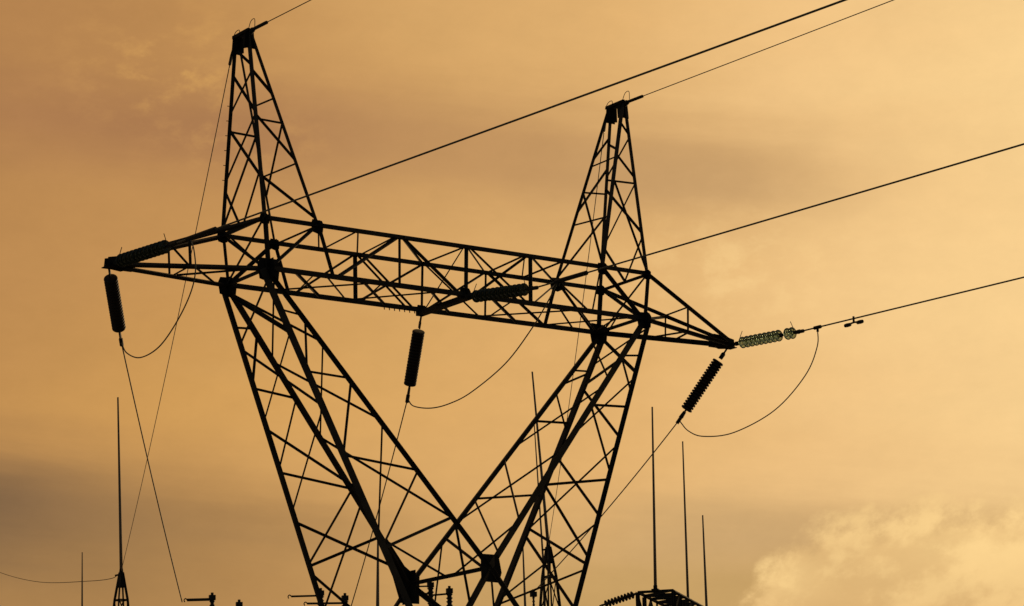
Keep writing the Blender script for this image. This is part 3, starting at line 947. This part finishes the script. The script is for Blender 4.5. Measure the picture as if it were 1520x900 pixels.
GT = 'glass strings taking the pull of the line wires'
GD = 'dark strings hanging from the tower bridge'
S0 = {'L': 0.12, 'M': 1.62, 'R': 0.06}
S1 = {'L': 2.42, 'M': 3.92, 'R': 2.36}
RAISE = V((0, 0, 0.22))
lab = {'L': 'green glass tension insulator lying along the left arm tip of the tower',
       'M': 'green glass tension insulator in front of the middle of the tower bridge',
       'R': 'green glass tension insulator with one missing disc reaching out from the right arm tip'}
for k in 'LMR':
    a = cond(k, S0[k]) + RAISE
    if k != 'M':
        a = COND[k][0] + V((0, -0.13, -0.05))
    insulator(lab[k], a, cond(k, S1[k]), GT, GLASS_DISC if k == 'R' else SHADED_DISC, 12, 0.24, 9 if k == 'R' else None)
    if k == 'M':
        b = MB()
        p0, p1 = mid_n + V((0, -0.06, -0.06)), cond('M', S0['M']) + RAISE
        for s in (-1, 1):
            b.box((p0 + p1) / 2 + V((s * 0.05, 0, 0)), (p1 - p0) * 0.5, V((0.012, 0, 0)), V((0, 0, 0.05)))
        b.tube([p0 - V((0.1, 0, 0)), p0 + V((0.1, 0, 0))], 0.025, 8)
        b.tube([p1 - V((0.09, 0, 0)), p1 + V((0.09, 0, 0))], 0.025, 8)
        b.build('link_plate', STEEL2, tower)

BOT = {k: V(JUMPER[k][0]) for k in 'LMR'}
lab = {'L': 'dark insulator string hanging almost straight down from the left arm tip',
       'M': 'dark insulator string hanging under the middle of the tower bridge',
       'R': 'dark insulator string slanting down to the left from the right arm tip'}
for k in 'LMR':
    a = COND[k][0] + V((0, 0.06, -0.09))
    if k == 'M':
        a = mid_f + V((0, 0.02, -0.1))
    insulator(lab[k], a, BOT[k], GD, DARK_DISC, {'L': 19, 'M': 18, 'R': 19}[k], {'L': 0.28, 'M': 0.38, 'R': 0.38}[k], horns=False, pitch=0.072)

# ------------------------------------------------------------------ wires
lab = {'L': 'thick line wire crossing high from the left arm tip to the top edge',
       'M': 'thick line wire from the bridge middle passing the right peak to the right edge',
       'R': 'lowest thick line wire from the right arm tip to the right edge'}
for k in 'LMR':
    b = MB()
    pts = [cond(k, S1[k] + i * 0.5) for i in range(14)] + [cond(k, S1[k] + 7 + 4 * i) for i in range(1, 36)]
    b.tube(pts, 0.0180, 8)
    tag(b.build('line_wire', WIRE, smooth=True), lab[k], 'wire', 'thick line wires')
CL = {'L': 3.0, 'M': 4.7, 'R': 2.9}
lab = {'L': 'thin loop of slack wire below the left arm of the tower',
       'M': 'thin loop of slack wire hanging below the middle of the bridge',
       'R': 'thin loop of slack wire to the right of the tower, in open sky'}
for k in 'LMR':
    t = thing('jumper_loop', lab[k], 'wire loop', BOT[k], 'slack wire loops under the bridge')
    b = MB()
    b.tube(spline(JUMPER[k], 8), 0.0135, 8)
    b.build('strand', WIRE, t, smooth=True)
    b = MB()
    c0, c1 = cond(k, CL[k] - 0.10), cond(k, CL[k] + (0.10 if k == 'R' else 0.9))
    b.tube([c0, c0.lerp(c1, .15), c0.lerp(c1, .85), c1], 0.042 if k == 'R' else 0.05, 8)
    cc = cond(k, CL[k])
    b.tube([cc, V(JUMPER[k][-1]) + V((0, 0, -0.10))], 0.028, 8)
    b.build('clamp', FITTING, t)
SW = {'L': V((-1.06, 9.68, 9.50)), 'M': V((3.04, 8.74, 9.41)), 'R': V((7.09, 6.74, 9.80))}
lab = {'L': 'thin wire dropping from the left hanging insulator to the switch at the lower left',
       'M': 'thin wire dropping from the middle hanging insulator behind the left fork leg',
       'R': 'thin wire dropping leftward from the right hanging insulator behind the right fork leg'}
for k in 'LMR':
    b = MB()
    b.tube(sag(BOT[k], SW[k], 0.10), 0.0135, 8)
    tag(b.build('dropper_wire', WIRE, smooth=True), lab[k], 'wire', 'wires dropping to the switchyard')
# vibration damper on the right wire
p = cond('R', 4.03)
t = thing('vibration_damper', 'small dumbbell shaped damper clipped under the lowest line wire at right', 'damper', p)
b = MB()
b.tube([p + V((0, 0, 0.05)), p + V((0, 0, -0.10))], 0.024, 8)
b.build('clip', FITTING, t)
b = MB()
b.tube([p + DIRH * -0.22 + V((0, 0, -0.11)), p + V((0, 0, -0.085)), p + DIRH * 0.22 + V((0, 0, -0.11))], 0.021, 6)
b.build('messenger_cable', FITTING, t)
for s in (-1, 1):
    b = MB()
    c = p + DIRH * (s * 0.20) + V((0, 0, -0.112))
    b.lathe([(0.018, -0.10), (0.040, -0.09), (0.046, 0.0), (0.040, 0.07), (0.02, 0.09)], 10, c, DIRH * s)
    b.build('weight', FITTING, t, smooth=True)

# earth wires
PT = {'L': N3['pN1'].lerp(N3['pN2'], 0.5), 'R': N3['pN3'].lerp(N3['pN4'], 0.5)}
lab = {'L': 'thin wire from the tip of the left peak up to the top edge', 'R': 'thin wire from the tip of the right peak to the top edge'}
for k, sl, c_ in (('L', .01147, 20.13), ('R', .00205, 20.105)):
    p0 = PT[k]
    f_ = lambda s: V((p0.x - math.sin(AZL) * s, -0.3 - math.cos(AZL) * s, c_ + sl * s + 0.0001 * s * s + 0.02))
    t = thing('earth_wire', lab[k], 'wire', f_(0), 'thin earth wires on the peaks')
    b = MB()
    b.tube([f_(0.1 + i * 0.6) for i in range(10)] + [f_(6 + 5 * i) for i in range(1, 28)], 0.0105, 6)
    b.build('strand', EWIRE, t, smooth=True)
    b = MB()
    b.tube([f_(-0.35) + V((0, 0, -0.03)), f_(0), f_(0.32), f_(0.62)], 0.038, 8)
    b.tube([f_(-0.02) + V((0, 0, -0.05)), f_(0.1)], 0.055, 8)
    b.build('dead_end_clamp', FITTING, t)

# ------------------------------------------------------------------ lightning masts behind
GM = 'slender lightning masts in the switchyard'


def spire(name, label, foot_top, rod_top, spread, rod_r, lattice_top=True, w_base=None, group=GM):
    """square lattice column ending in a point, with a tall rod"""
    ft, rtp = V(foot_top), V(rod_top)
    t = thing(name, label, 'lightning mast', (ft.x, ft.y, 0), group)
    if lattice_top:
        H_ = ft.z
        segs = [(H_, 0.06), (H_ - 1.1, 0.23), (H_ - 2.4, 0.34), (H_ - 4.5, 0.48), (H_ - 7.5, 0.62), (max(3, H_ - 11), 0.8), (0.05, 1.1)]
        segs = [(z, w * spread) for z, w in segs]
        b = MB()
        for (z0, w0), (z1, w1) in zip(segs, segs[1:]):
            for sx_, sy_ in ((-1, -1), (1, -1), (1, 1), (-1, 1)):
                b.angle((ft.x + sx_ * w0, ft.y + sy_ * w0, z0), (ft.x + sx_ * w1, ft.y + sy_ * w1, z1), 0.075, (sx_, sy_, 0))
            for (ax_, ay_), (bx_, by_) in (((-1, -1), (1, -1)), ((1, -1), (1, 1)), ((1, 1), (-1, 1)), ((-1, 1), (-1, -1))):
                b.angle((ft.x + ax_ * w0, ft.y + ay_ * w0, z0), (ft.x + bx_ * w1, ft.y + by_ * w1, z1), 0.045)
                b.angle((ft.x + ax_ * w1, ft.y + ay_ * w1, z1), (ft.x + bx_ * w1, ft.y + by_ * w1, z1), 0.045)
        b.build('lattice_column', STEEL, t)
        b = MB()
        b.lathe([(0.14, -0.6), (0.15, -0.5), (0.10, -0.05), (0.08, 0.05), (0.07, 0.15)], 10, ft)
        b.tube([ft + V((-0.22, 0.12, -0.12)), ft + V((0.1, -0.05, -0.05))], 0.035, 8)
        b.build('cap', STEEL2, t)
    else:
        b = MB()
        b.tube([(ft.x, ft.y, 0), (ft.x, ft.y, ft.z * 0.5), ft], 0.17, 10, rod_r * 1.1)
        b.build('pole', STEEL, t, smooth=True)
    b = MB()
    pts = [ft.lerp(rtp, k) for k in (0, .25, .5, .75, 1)]
    b.tube(pts, rod_r, 8, rod_r * 0.5)
    b.build('rod', RODMAT, t, smooth=True)
    return t


spire('lightning_mast', 'lattice mast with a tall bare rod, far left of the tower', (18.165, 49.726, 16.039), (18.007, 49.808, 23.116), 0.85, 0.068)
spire('lightning_mast', 'short thin rod at the lower left, left of the lattice mast', (34.786, 86.152, 19.0), (34.761, 86.165, 22.4), 1, 0.055, False)
spire('lightning_mast', 'lattice mast seen through the right fork, its long rod leaning left', (26.68, 32.673, 15.391), (26.348, 32.917, 21.925), 0.8, 0.062)
spire('lightning_mast', 'thin rod seen through the right fork, close beside the leaning rod', (50.173, 65.048, 20.0), (49.955, 65.207, 27.286), 1, 0.055, False)
spire('lightning_mast', 'shortest and rightmost of the three thin rods right of the tower', (72.59, 79.259, 20.0), (72.583, 79.265, 25.976), 1, 0.085, False)
spire('lightning_mast', 'thin pole standing behind the left fork beside its thick leg', (18.81, 32.027, 12.0), (18.862, 31.993, 15.2), 1, 0.07, False)
spire('lightning_mast', 'thin pole standing behind the right fork, left of the small lattice mast', (23.028, 29.148, 12.0), (23.002, 29.167, 14.8), 1, 0.05, False)

lab = {'L': 'faint thin wire from the left peak down to the far left lattice mast',
       'R': 'faint thin wire from the right peak down to the mast seen through the right fork'}
for k, e_ in (('L', (18.165, 49.726, 16.1)), ('R', (26.68, 32.673, 15.45))):
    p0 = N3['pF1' if k == 'L' else 'pF3'] + V((-0.05, 0.1, -0.35 if k == 'L' else -0.3))
    t = thing('earth_wire', lab[k], 'wire', p0, 'thin wires from the peaks to the masts')
    b = MB()
    b.tube(sag(p0, e_, 0.35, 30), 0.0105, 6)
    b.build('strand', EWIRE, t, smooth=True)
    b = MB()
    d = (V(e_) - p0).normalized()
    b.tube([p0 + V((0.04, -0.08, 0.25)), p0, p0 + d * 0.5], 0.034, 8)
    b.build('dead_end_clamp', FITTING, t)
b = MB()
b.tube(spline([(18.1, 49.78, 16.0), (18.272, 50.796, 15.93), (20.149, 56.575, 16.6), (22.754, 66.443, 17.85), (26.612, 79.003, 20.005), (30.5, 91.5, 22.6)], 8), 0.014, 6)
tag(b.build('earth_wire', EWIRE, smooth=True), 'faint sagging wire from the far left lattice mast to the left edge', 'wire')

# ------------------------------------------------------------------ switch gantry just below the view, with the switches on it
g0, g1 = V((-2.2, 10.15, 8.25)), V((8.2, 6.65, 8.25))
gd = (g1 - g0).normalized()
gn = V((-gd.y, gd.x, 0))
t = thing('switch_gantry', 'low steel gantry carrying the switches along the bottom edge', 'gantry', ((g0 + g1) / 2).xy.to_3d())
for s in (-0.45, 0.45):
    b = MB()
    b.box((g0 + g1) / 2 + gn * s, (g1 - g0) / 2, gn * 0.08, V((0, 0, 0.10)))
    b.build('beam', STEEL, t)
b = MB()
for i in range(9):
    c = g0.lerp(g1, 0.04 + 0.115 * i)
    b.box(c + V((0, 0, 0.003)), gd * 0.06, gn * 0.60, V((0, 0, 0.06)))
b.build('cross_member', STEEL, t)
for f_ in (0.08, 0.5, 0.92):
    for s in (-0.45, 0.45):
        c = g0.lerp(g1, f_) + gn * s
        b = MB()
        b.angle((c.x, c.y, 0.02), (c.x, c.y, 8.16), 0.2, gd)
        b.build('column', STEEL, t)
        b = MB()
        b.box((c.x, c.y, 0.15), V((0.3, 0, 0)), V((0, 0.3, 0)), V((0, 0, 0.16)))
        b.build('footing', CONC, t)


def switch(label, top, arms=(), r=0.055):
    """ribbed post insulator with a cap and horizontal contact arms"""
    top = V(top)
    base = V((top.x, top.y, 8.36))
    t_ = thing('disconnect_switch', label, 'switch', base, 'switches along the bottom edge')
    b_ = MB()
    b_.box(base + V((0, 0, -0.02)), V((0.16, 0, 0)), V((0, 0.5, 0)), V((0, 0, 0.03)))
    b_.build('base_frame', STEEL, t_)
    prof = [(r * 1.4, 0.0)]
    hh = top.z - 0.08 - base.z
    n = int(hh / 0.09)
    for i in range(n):
        z = 0.04 + i * (hh - 0.04) / n
        prof += [(r * 0.8, z), (r * 1.3, z + 0.035), (r * 0.85, z + 0.05)]
    prof.append((r, hh))
    b_ = MB()
    b_.lathe(prof, 12, base)
    b_.build('post_insulator', PORCELAIN, t_, smooth=True)
    b_ = MB()
    b_.box(top + V((0, 0, -0.05)), gd * 0.075, gn * 0.06, V((0, 0, 0.06)))
    b_.tube([top + V((0, 0, 0.0)), top + V((0, 0, 0.07))], 0.035, 8)
    b_.build('cap', FITTING, t_)
    for a_, w_ in arms:
        a_ = V(a_)
        st = V((top.x, top.y, a_.z + 0.05 if abs(a_.z - top.z) < 0.4 else top.z - 0.06))
        b_ = MB()
        b_.tube([st, st.lerp(a_, 0.5), a_], w_, 8)
        d_ = (a_ - st).normalized()
        b_.tube(spline([a_, a_ + d_ * 0.05 + V((0, 0, 0.035)), a_ + d_ * 0.09, a_ + d_ * 0.07 + V((0, 0, -0.05))], 4), 0.014, 6)
        b_.build('contact_arm', FITTING, t_)
    return t_


switch('switch post with one arm to the left, lower left where the left dropper ends', (-0.253, 9.67, 9.69), [((-0.93, 9.66, 9.55), .035)])
switch('bare switch post just right of the lower left switch', (0.452, 9.613, 9.55), [])
switch('switch post with a hooked arm under the left fork leg', (1.973, 8.36, 9.76), [((1.20, 8.43, 9.60), .024)], .07)
switch('switch post with a long arm pointing left, between the left fork legs', (2.73, 8.478, 9.69), [((1.72, 8.56, 9.47), .026)], .07)
switch('taller switch post with two short arms beside the waist plate', (4.744, 7.766, 10.03), [((4.30, 7.60, 9.90), .02), ((4.33, 7.62, 9.72), .024)], .07)
switch('switch post right of the tall post under the tower waist', (5.291, 7.758, 9.91), [((4.85, 7.80, 9.74), .024)], .07)
switch('post where the right dropper wire ends, seen through the right fork', (7.09, 6.74, 9.80), [], .03)
switch('post where the middle dropper wire ends, just below the left fork', (3.04, 8.74, 9.38), [], .05)

# ------------------------------------------------------------------ far gantry at the lower right
n0 = V((36.0, 38.2, 14.85))
dr = V((.771, .637, 0)).normalized()
dn = V((-dr.y, dr.x, 0))
t = thing('lattice_gantry', 'dark lattice gantry beam at the lower right carrying two of the rods', 'gantry', (n0.x, n0.y, 0))
HW, BH, LB = 0.73, 1.0, 7.4
b = MB()
cor = [(s, z) for s in (-HW, HW) for z in (0, -BH)]
nseg = 6
for i in range(nseg + 1):
    c = n0 + dr * (LB * i / nseg)
    P4 = [c + dn * s + V((0, 0, z)) for s, z in cor]
    for a_, c_ in ((0, 1), (1, 3), (3, 2), (2, 0)):
        b.angle(P4[a_], P4[c_], 0.09)
    if i < nseg:
        Q4 = [x + dr * (LB / nseg) for x in P4]
        for a_, c_ in ((0, 1), (3, 2), (2, 0), (1, 3)):
            b.angle(P4[a_] if i % 2 else Q4[a_], Q4[c_] if i % 2 else P4[c_], 0.075)
b.build('bracing', STEEL, t)
for s, z in cor:
    b = MB()
    b.angle(n0 + dn * s + V((0, 0, z)), n0 + dr * LB + dn * s + V((0, 0, z)), 0.13, dn * s)
    b.build('chord', STEEL, t)
for e_ in (0.0, LB - 1.3):
    b = MB()
    base4 = [n0 + dr * (e_ + q_) + dn * s for q_, s in ((0.03, -HW), (0.03, HW), (1.27, HW), (1.27, -HW))]
    for p_ in base4:
        b.angle((p_.x, p_.y, 0.02), (p_.x, p_.y, 14.8), 0.13, dn)
    z = 0.3
    while z < 13:
        for i in range(4):
            a_, c_ = base4[i], base4[(i + 1) % 4]
            b.angle((a_.x, a_.y, z), (c_.x, c_.y, z + 1.35), 0.07)
        z += 1.35
    b.build('column', STEEL, t)
GR = 'rods standing on the lower right gantry'
for lb, f_, rodtop, r in (('tallest of the three thin rods right of the tower, on the gantry', 0.0, (36.13, 38.13, 22.36), 0.066),
                          ('middle one of the three thin rods right of the tower, on the gantry', 6.6, None, 0.058)):
    c = n0 + dr * f_ + V((0, 0, 0.05))
    top = V(rodtop) if rodtop else c + V((0.04, -0.015, 7.13))
    t2 = thing('lightning_rod', lb, 'lightning rod', c, GR)
    b = MB()
    b.tube([c, c.lerp(top, .33), c.lerp(top, .66), top], r, 8, r * 0.5)
    b.build('rod', RODMAT, t2, smooth=True)
    b = MB()
    b.box(c + V((0, 0, 0.03)), dr * 0.14, dn * 0.14, V((0, 0, 0.025)))
    b.tube([c, c + V((0, 0, 0.2))], r * 1.25, 8)
    b.build('base', STEEL2, t2)
ia = n0 + dn * HW + V((0, 0, -0.02))
ib = V((34.011, 39.172, 14.309))
root = insulator('ribbed insulator string sloping down left from the lower right gantry', ia, ib, None, LINE_DISC, 9, 0.16, horns=False, pitch=0.15)
e_ = ib
b = MB()
b.tube(sag(e_, (7.4, 6.9, 8.42), 1.0), 0.02, 6)
tag(b.build('bus_wire', WIRE, smooth=True), 'wire running on from the ribbed insulator of the lower right gantry', 'wire')
